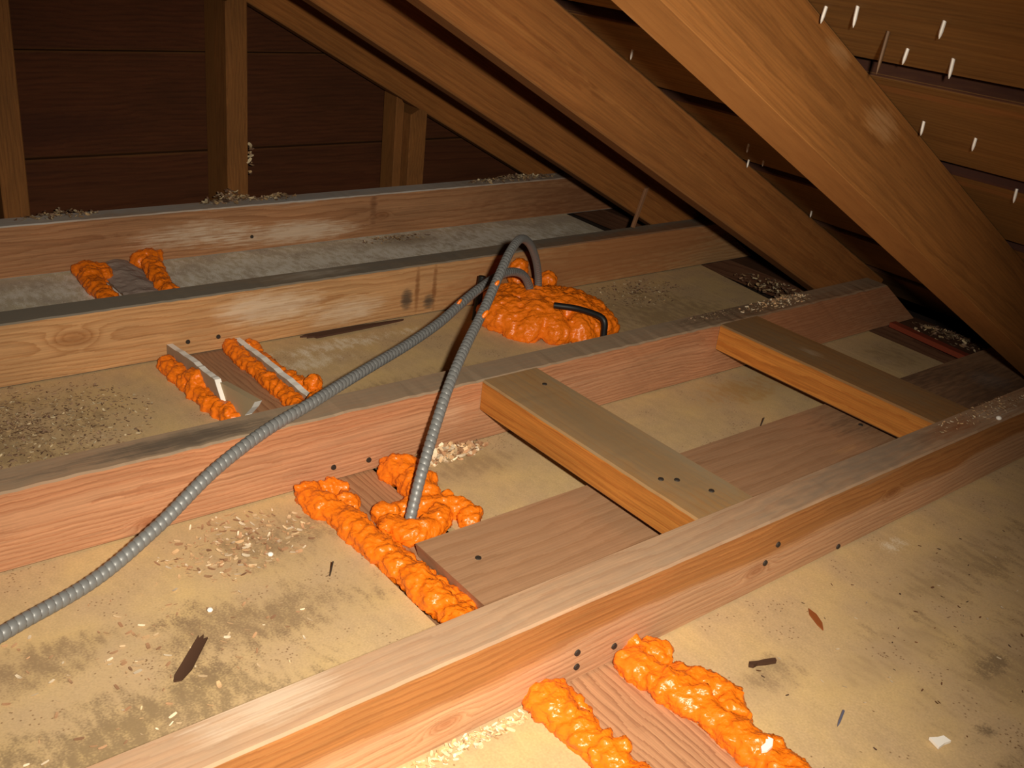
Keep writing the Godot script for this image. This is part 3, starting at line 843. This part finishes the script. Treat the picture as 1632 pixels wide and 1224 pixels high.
	foam("foam_mound", "big orange foam mound that both grey conduits enter, third bay", balls, 20, 0.0027)

# ------------------------------------------------------------------ conduits

func path_points(ctrl: Array, step: float) -> PackedVector3Array:
	var cv := Curve3D.new()
	cv.bake_interval = step
	for k in ctrl.size():
		var a: Vector3 = ctrl[maxi(k - 1, 0)]
		var b: Vector3 = ctrl[mini(k + 1, ctrl.size() - 1)]
		var here: Vector3 = ctrl[k]
		var d := (b - a).normalized()
		var li := here.distance_to(a) / 3.0
		var lo := here.distance_to(b) / 3.0
		cv.add_point(here, -d * li, d * lo)
	return cv.get_baked_points()

func sweep(pts: PackedVector3Array, radius: float, rib: float, pitch: float, sides: int) -> ArrayMesh:
	var verts := PackedVector3Array(); var norms := PackedVector3Array(); var index := PackedInt32Array()
	var n := Vector3.UP
	var s := 0.0
	for k in pts.size():
		var t := (pts[mini(k + 1, pts.size() - 1)] - pts[maxi(k - 1, 0)]).normalized()
		n = (n - t * n.dot(t)).normalized()
		var b := t.cross(n)
		if k > 0: s += pts[k].distance_to(pts[k - 1])
		for j in sides:
			var a := TAU * j / sides
			var dir := n * cos(a) + b * sin(a)
			var ph := s / pitch + float(j) / sides
			ph -= floorf(ph)
			var w := sin(PI * ph)
			verts.append(pts[k] + dir * (radius - rib + rib * pow(w, 0.55)))
			var slope := 0.0
			if rib > 0.0: slope = -rib * 0.55 * pow(maxf(w, 0.02), -0.45) * cos(PI * ph) * PI / pitch
			norms.append((dir + t * slope).normalized())
	for k in pts.size() - 1:
		for j in sides:
			var j2 := (j + 1) % sides
			var a := k * sides + j; var b2 := k * sides + j2; var c := a + sides; var d := b2 + sides
			index.append_array(PackedInt32Array([a, c, b2, b2, c, d]))
	for e in 2:
		var base := 0 if e == 0 else (pts.size() - 1) * sides
		var cidx := verts.size()
		verts.append(pts[0] if e == 0 else pts[pts.size() - 1])
		norms.append((pts[0] - pts[1]).normalized() if e == 0 else (pts[pts.size() - 1] - pts[pts.size() - 2]).normalized())
		for j in sides:
			if e == 0: index.append_array(PackedInt32Array([cidx, base + j, base + (j + 1) % sides]))
			else: index.append_array(PackedInt32Array([cidx, base + (j + 1) % sides, base + j]))
	var arr := []
	arr.resize(Mesh.ARRAY_MAX)
	arr[Mesh.ARRAY_VERTEX] = verts; arr[Mesh.ARRAY_NORMAL] = norms; arr[Mesh.ARRAY_INDEX] = index
	var out := ArrayMesh.new()
	out.add_surface_from_arrays(Mesh.PRIMITIVE_TRIANGLES, arr)
	return out

func build_conduits():
	var tin := mat(Color(0.49, 0.495, 0.495), 0.43, 0.2)
	var a: Array = [Vector3(-0.20, 0.012, -0.12), Vector3(-0.05, 0.016, -0.19), Vector3(0.127, 0.027, -0.263), Vector3(0.216, 0.028, -0.298), Vector3(0.286, 0.047, -0.326), Vector3(0.356, 0.076, -0.354), Vector3(0.425, 0.091, -0.382), Vector3(0.497, 0.0972, -0.41), Vector3(0.561, 0.0978, -0.442), Vector3(0.624, 0.097, -0.474), Vector3(0.695, 0.096, -0.51), Vector3(0.773, 0.100, -0.549), Vector3(0.84, 0.110, -0.584), Vector3(0.895, 0.117, -0.611), Vector3(0.955, 0.117, -0.642), Vector3(0.997, 0.109, -0.662), Vector3(1.037, 0.090, -0.683), Vector3(1.065, 0.062, -0.698), Vector3(1.085, 0.025, -0.706)]
	var c1 := thing("conduit", "grey ribbed metal conduit lying across the second joist from lower left to the foam mound", "conduit", Vector3.ZERO, "ribbed metal conduits")
	part("tube", sweep(path_points(a, 0.001), 0.0071, 0.0009, 0.0073, 18), tin, c1)
	var bit := part("foam_drip", drip(0.0045), foam_mat, c1, Vector3(0.822, 0.115, -0.572))
	bit.rotation = Vector3(0.4, 0.5, -0.6)
	bit.set_meta("label", "small orange foam drip")
	var b: Array = [Vector3(0.530, -0.005, -0.250), Vector3(0.541, 0.020, -0.258), Vector3(0.562, 0.057, -0.274), Vector3(0.595, 0.092, -0.301), Vector3(0.633, 0.123, -0.332), Vector3(0.684, 0.145, -0.374), Vector3(0.752, 0.164, -0.429), Vector3(0.812, 0.188, -0.477), Vector3(0.855, 0.203, -0.512), Vector3(0.905, 0.206, -0.552), Vector3(0.968, 0.180, -0.604), Vector3(1.030, 0.135, -0.654), Vector3(1.075, 0.083, -0.690), Vector3(1.105, 0.020, -0.715)]
	var c2 := thing("conduit", "grey ribbed metal conduit arching from the foam collar over the second joist", "conduit", Vector3.ZERO, "ribbed metal conduits")
	part("tube", sweep(path_points(b, 0.001), 0.0065, 0.0008, 0.0070, 18), tin, c2)
	for q in [[Vector3(0.800, 0.184, -0.462), 0.005], [Vector3(0.750, 0.165, -0.418), 0.0055]]:
		var c: Vector3 = q[0]
		var d := part("foam_drip", drip(float(q[1])), foam_mat, c2, c + Vector3(-0.006, 0.001, 0.003))
		d.rotation = Vector3(0.5, 0.6, -0.5)
		d.set_meta("label", "small orange foam drip")
	# bent black cable on the mound
	var cab := mat(Color(0.075, 0.075, 0.08), 0.5)
	var k: Array = [Vector3(1.06, 0.055, -0.625), Vector3(1.082, 0.0565, -0.597), Vector3(1.095, 0.056, -0.568), Vector3(1.100, 0.054, -0.553), Vector3(1.1015, 0.048, -0.546), Vector3(1.102, 0.030, -0.544), Vector3(1.102, 0.002, -0.543)]
	var c3 := part("cable", sweep(path_points(k, 0.002), 0.0052, 0.0, 0.01, 14), cab, self)
	tag(c3, "short bent black cable coming out of the foam mound's right side", "cable")
	var stub: Array = [Vector3(0.985, 0.0, -0.735), Vector3(0.988, 0.045, -0.735), Vector3(0.99, 0.078, -0.734)]
	var c4 := part("cable_stub", sweep(path_points(stub, 0.002), 0.0065, 0.0, 0.01, 14), cab, self)
	tag(c4, "black upright pipe stub at the foam mound's left edge, beneath the curled conduit", "pipe")

func drip(r: float) -> SphereMesh:
	var s := SphereMesh.new()
	s.radius = r * 0.55
	s.height = r * 2.6
	s.radial_segments = 14
	s.rings = 8
	return s

# ------------------------------------------------------------------ litter

# curled flakes of wood: many small strips joined into one heap
func flakes(n: int, spread: Callable, smin: float, smax: float, sd: int, shades: Array, curl := 1.0) -> ArrayMesh:
	var r := RandomNumberGenerator.new()
	r.seed = sd
	var verts := PackedVector3Array(); var norms := PackedVector3Array(); var cols := PackedColorArray()
	for k in n:
		var at: Vector3 = spread.call(r)
		var length := r.randf_range(smin, smax)
		var wide := length * r.randf_range(0.25, 0.6)
		var bend := r.randf_range(0.2, 1.6) * curl
		var b := Basis(Vector3.UP, r.randf() * TAU) * Basis(Vector3.RIGHT, r.randf_range(-0.6, 0.6) * curl) * Basis(Vector3.BACK, r.randf_range(-0.5, 0.5) * curl)
		var c: Color = shades[r.randi() % shades.size()]
		c = (c * r.randf_range(0.84, 1.1)).srgb_to_linear()
		var rows: Array = []
		for s in 4:
			var f := s / 3.0 - 0.5
			var ang := f * bend
			rows.append(Vector2(sin(ang) / maxf(bend, 0.05) * length, (1.0 - cos(ang)) / maxf(bend, 0.05) * length))
		for s in 3:
			var p0: Vector2 = rows[s]; var p1: Vector2 = rows[s + 1]
			var taper0 := 1.0 - 0.4 * absf(s / 3.0 - 0.5) * 2.0
			var taper1 := 1.0 - 0.4 * absf((s + 1) / 3.0 - 0.5) * 2.0
			var q: Array = [at + b * Vector3(p0.x, p0.y, -wide / 2 * taper0), at + b * Vector3(p0.x, p0.y, wide / 2 * taper0), at + b * Vector3(p1.x, p1.y, wide / 2 * taper1), at + b * Vector3(p1.x, p1.y, -wide / 2 * taper1)]
			var nn: Vector3 = (q[1] - q[0]).cross(q[2] - q[0]).normalized()
			var order: Array = [0, 2, 1, 0, 3, 2]
			if nn.y < 0:
				nn = -nn
				order = [0, 1, 2, 0, 2, 3]
			for v in order:
				verts.append(q[v]); norms.append(nn); cols.append(c)
	var arr := []
	arr.resize(Mesh.ARRAY_MAX)
	arr[Mesh.ARRAY_VERTEX] = verts; arr[Mesh.ARRAY_NORMAL] = norms; arr[Mesh.ARRAY_COLOR] = cols
	var out := ArrayMesh.new()
	out.add_surface_from_arrays(Mesh.PRIMITIVE_TRIANGLES, arr)
	return out

func heap(called: String, label: String, c: Vector3, rx: float, rz: float, high: float, n: int, smin: float, smax: float, sd: int, shades: Array, curl := 1.0):
	var spread := func(r: RandomNumberGenerator) -> Vector3:
		var a := r.randf() * TAU
		var d := pow(r.randf(), 0.75)
		return Vector3(cos(a) * d * rx, 0.0012 + high * r.randf() * (1.0 - d), sin(a) * d * rz)
	var o := part(called, flakes(n, spread, smin, smax, sd, shades, curl), flake_mat, self, c)
	tag(o, label, "shavings", "", "stuff")

func chip(called: String, label: String, category: String, outline: Array, t: float, m: Material, at: Vector3, turn := 0.0, tilt := 0.0):
	var o := part(called, prism(outline, t), m, self, at)
	o.rotation = Vector3(0, turn, tilt)
	tag(o, label, category)

func build_litter():
	var pale: Array = [Color(0.86, 0.74, 0.58), Color(0.80, 0.65, 0.48), Color(0.74, 0.57, 0.42), Color(0.92, 0.84, 0.72), Color(0.64, 0.48, 0.35)]
	var dull: Array = [Color(0.70, 0.58, 0.42), Color(0.55, 0.43, 0.31), Color(0.80, 0.72, 0.58), Color(0.42, 0.31, 0.24), Color(0.62, 0.50, 0.40)]
	# heaps
	heap("shavings", "heap of pale curled shavings against the second joist by the nearer block", Vector3(0.672, 0, -0.372), 0.060, 0.015, 0.014, 260, 0.006, 0.018, 1, pale, 1.4)
	heap("shavings", "loose scatter of wood flakes left of the long foam bead, along the second joist", Vector3(0.37, 0, -0.325), 0.085, 0.055, 0.004, 330, 0.003, 0.009, 2, pale, 0.5)
	heap("shavings", "thick bed of grey wood bits at the left end of the third bay", Vector3(0.25, 0, -0.67), 0.16, 0.12, 0.004, 2200, 0.002, 0.006, 3, dull, 0.5)
	heap("shavings", "tangle of straw shavings at the foot of the middle gable stud", Vector3(0.765, 0.0897, -1.226), 0.055, 0.014, 0.028, 220, 0.005, 0.014, 4, dull)
	heap("shavings", "straw shavings on the rear joist just right of the middle gable stud", Vector3(0.860, 0.0897, -1.222), 0.04, 0.014, 0.012, 110, 0.005, 0.012, 5, dull)
	heap("shavings", "straw shavings on the rear joist at the left gable stud", Vector3(0.46, 0.0897, -1.222), 0.07, 0.014, 0.016, 130, 0.004, 0.012, 6, dull)
	heap("shavings", "long drift of shavings on the rear joist toward its right end", Vector3(1.44, 0.0897, -1.215), 0.13, 0.016, 0.014, 330, 0.004, 0.012, 7, dull)
	heap("shavings", "light wood crumbs on top of the second joist near its right end", Vector3(1.36, 0.0897, -0.410), 0.10, 0.018, 0.008, 330, 0.002, 0.007, 8, pale)
	heap("shavings", "crumbs on top of the second joist right of the foam mound", Vector3(1.20, 0.0897, -0.415), 0.07, 0.014, 0.004, 130, 0.002, 0.006, 9, dull, 0.6)
	heap("shavings", "brown crumbs strewn in the third bay right of the foam mound", Vector3(1.36, 0, -0.72), 0.12, 0.065, 0.005, 420, 0.003, 0.008, 10, dull, 0.6)
	heap("shavings", "small drift of crumbs in the rear bay below the rear joist", Vector3(1.10, 0, -1.165), 0.085, 0.022, 0.006, 170, 0.003, 0.008, 11, dull, 0.6)
	heap("shavings", "crumbs along the top of the front joist at the right edge", Vector3(1.32, 0.0897, -0.004), 0.16, 0.017, 0.004, 260, 0.002, 0.006, 12, pale, 0.6)
	heap("shavings", "crumbs and bark bits on the outer wall plate under the front rafter", Vector3(1.765, 0.0005, -0.30), 0.04, 0.075, 0.014, 220, 0.004, 0.013, 13, dull)
	heap("shavings", "crumbs in the eaves corner beside the foot of the second rafter", Vector3(1.66, 0.0, -0.62), 0.05, 0.10, 0.012, 200, 0.004, 0.012, 14, dull)
	heap("shavings", "pale sawdust along the foot of the front joist near the bottom edge", Vector3(0.41, 0, 0.032), 0.075, 0.009, 0.004, 260, 0.002, 0.008, 15, [Color(0.88, 0.78, 0.60), Color(0.82, 0.68, 0.48), Color(0.92, 0.86, 0.74)], 0.7)
	heap("shavings", "thin wood flakes strewn over plasterboard at lower left before the second joist", Vector3(0.22, 0, -0.2), 0.16, 0.11, 0.001, 150, 0.002, 0.008, 16, pale, 0.4)
	heap("shavings", "sparse specks on the front bay plasterboard at lower right", Vector3(0.95, 0, 0.18), 0.35, 0.16, 0.001, 130, 0.0015, 0.005, 17, [Color(0.42, 0.28, 0.17), Color(0.80, 0.72, 0.60), Color(0.3, 0.22, 0.17)], 0.4)
	heap("shavings", "crumbs strewn on the third bay between conduit and second joist", Vector3(0.80, 0, -0.53), 0.13, 0.06, 0.002, 150, 0.002, 0.007, 18, dull, 0.5)
	var hang := func(r: RandomNumberGenerator) -> Vector3:
		return Vector3(r.randf_range(-0.002, 0.005), r.randf() * 0.055, r.randf_range(-0.004, 0.004))
	var wisp := part("straw", flakes(26, hang, 0.005, 0.014, 19, dull, 1.8), flake_mat, self, Vector3(0.814, 0.135, -1.245))
	tag(wisp, "wisp of straw clinging to the right edge of the middle gable stud", "straw", "", "stuff")
	# single pieces
	var bark := tex_mat(wood(128, 64, 0.1, 0.02, 0.01, 301, Color(0.34, 0.24, 0.18), Color(0.18, 0.12, 0.09), Color(0.3, 0.2, 0.14), 0.3, 0.004), 0.8, 0.3)
	chip("bark_sliver", "dark brown bark sliver lying on plasterboard at lower left", "bark", [Vector2(0, -0.003), Vector2(0.007, -0.005), Vector2(0.061, -0.005), Vector2(0.057, -0.003), Vector2(0.063, -0.001), Vector2(0.057, 0.001), Vector2(0.060, 0.004), Vector2(0.018, 0.006), Vector2(0.003, 0.003)], 0.002, bark, Vector3(0.238, 0.0008, -0.159), 0.8)
	var split := mat(Color(0.27, 0.16, 0.10), 0.8)
	chip("wood_splinter", "long dark splinter with a frayed end lying along the third joist", "splinter", [Vector2(0, -0.001), Vector2(0.012, -0.004), Vector2(0.10, -0.006), Vector2(0.188, -0.001), Vector2(0.182, 0.001), Vector2(0.10, 0.008), Vector2(0.022, 0.012), Vector2(0.020, 0.007), Vector2(0.008, 0.006), Vector2(0.012, 0.002)], 0.003, split, Vector3(0.680, 0.002, -0.781), -0.02)
	chip("wood_chip", "lone reddish wood chip on plasterboard beside the front joist", "chip", [Vector2(0, 0), Vector2(0.010, -0.004), Vector2(0.024, -0.0035), Vector2(0.035, 0.001), Vector2(0.026, 0.003), Vector2(0.009, 0.0035)], 0.0015, mat(Color(0.56, 0.30, 0.12), 0.7), Vector3(0.823, 0.0008, 0.073), -2.04)
	chip("bark_sliver", "small dark bark piece on plasterboard right of the wide foam bead", "bark", [Vector2(0, 0.001), Vector2(0.002, -0.0025), Vector2(0.012, -0.002), Vector2(0.018, -0.003), Vector2(0.031, -0.003), Vector2(0.030, 0.001), Vector2(0.018, 0.0015), Vector2(0.009, 0.001), Vector2(0.004, 0.003)], 0.004, bark, Vector3(0.694, 0.0008, 0.097), -0.38)
	chip("plaster_scrap", "torn white plaster scrap on plasterboard near the lower right corner", "scrap", [Vector2(0, 0.003), Vector2(0.006, -0.007), Vector2(0.011, -0.001), Vector2(0.016, 0.003), Vector2(0.014, 0.010), Vector2(0.008, 0.006)], 0.003, gypsum, Vector3(0.756, 0.0008, 0.258), 0.3, 0.12)
	chip("plaster_scrap", "white plaster flake stuck on the wide foam bead at the bottom edge", "scrap", [Vector2(0, 0), Vector2(0.004, -0.003), Vector2(0.010, -0.002), Vector2(0.017, -0.005), Vector2(0.018, 0.001), Vector2(0.011, 0.004), Vector2(0.004, 0.003)], 0.0025, gypsum, Vector3(0.596, 0.0205, 0.186), 0.2, 0.1)
	var nm := nail_mesh(0.024, 0.0012)
	var loose := part("nail", nm, mat(Color(0.42, 0.43, 0.52), 0.5, 0.2), self)
	loose.transform = Transform3D(Basis(Vector3.UP, Vector3(0.928, 0, -0.371), Vector3(-0.371, 0, -0.928)), Vector3(0.723, 0.0016, 0.185))
	tag(loose, "loose bluish nail lying on plasterboard near the bottom right", "nail")
	for q in [[Vector3(0.426, 0, -0.226), "thin dark nail standing in plasterboard left of the long foam bead"], [Vector3(1.121, 0, -0.226), "dark nail standing in plasterboard at the plank's back edge"]]:
		var up := part("nail", nail_mesh(0.022, 0.0008), steel, self, q[0] + Vector3(0, 0.018, 0))
		up.rotation = Vector3(0.1, 0, -0.12)
		tag(up, q[1], "nail")
	var stick := part("stick", timber(0, 0, 0.085, 0.08, 0.008, 0.006, 0.0008), mat(Color(0.52, 0.36, 0.24), 0.8), self, Vector3(1.443, 0.0897, -0.830))
	stick.rotation = Vector3(0, 0, 1.30)
	tag(stick, "thin pale stick standing on the third joist, leaning against the third rafter", "stick")
	# plaster crumbs on the boards
	var spots: Array = [[Vector3(1.285, 0.0898, 0.018), 0.004], [Vector3(0.30, 0.0, -0.235), 0.003], [Vector3(0.388, 0, -0.288), 0.0032]]
	var where: Array = ["white plaster crumb on top of the front joist near the farther block", "white plaster crumb on plasterboard between conduit and bark sliver", "white plaster crumb among wood flakes left of the long foam bead"]
	for k in 3:
		var s := SphereMesh.new()
		s.radius = spots[k][1]; s.height = s.radius * 1.5; s.radial_segments = 7; s.rings = 4
		var o := part("plaster_crumb", s, gypsum, self, spots[k][0] + Vector3(0, s.radius * 0.7, 0))
		tag(o, where[k], "crumb")
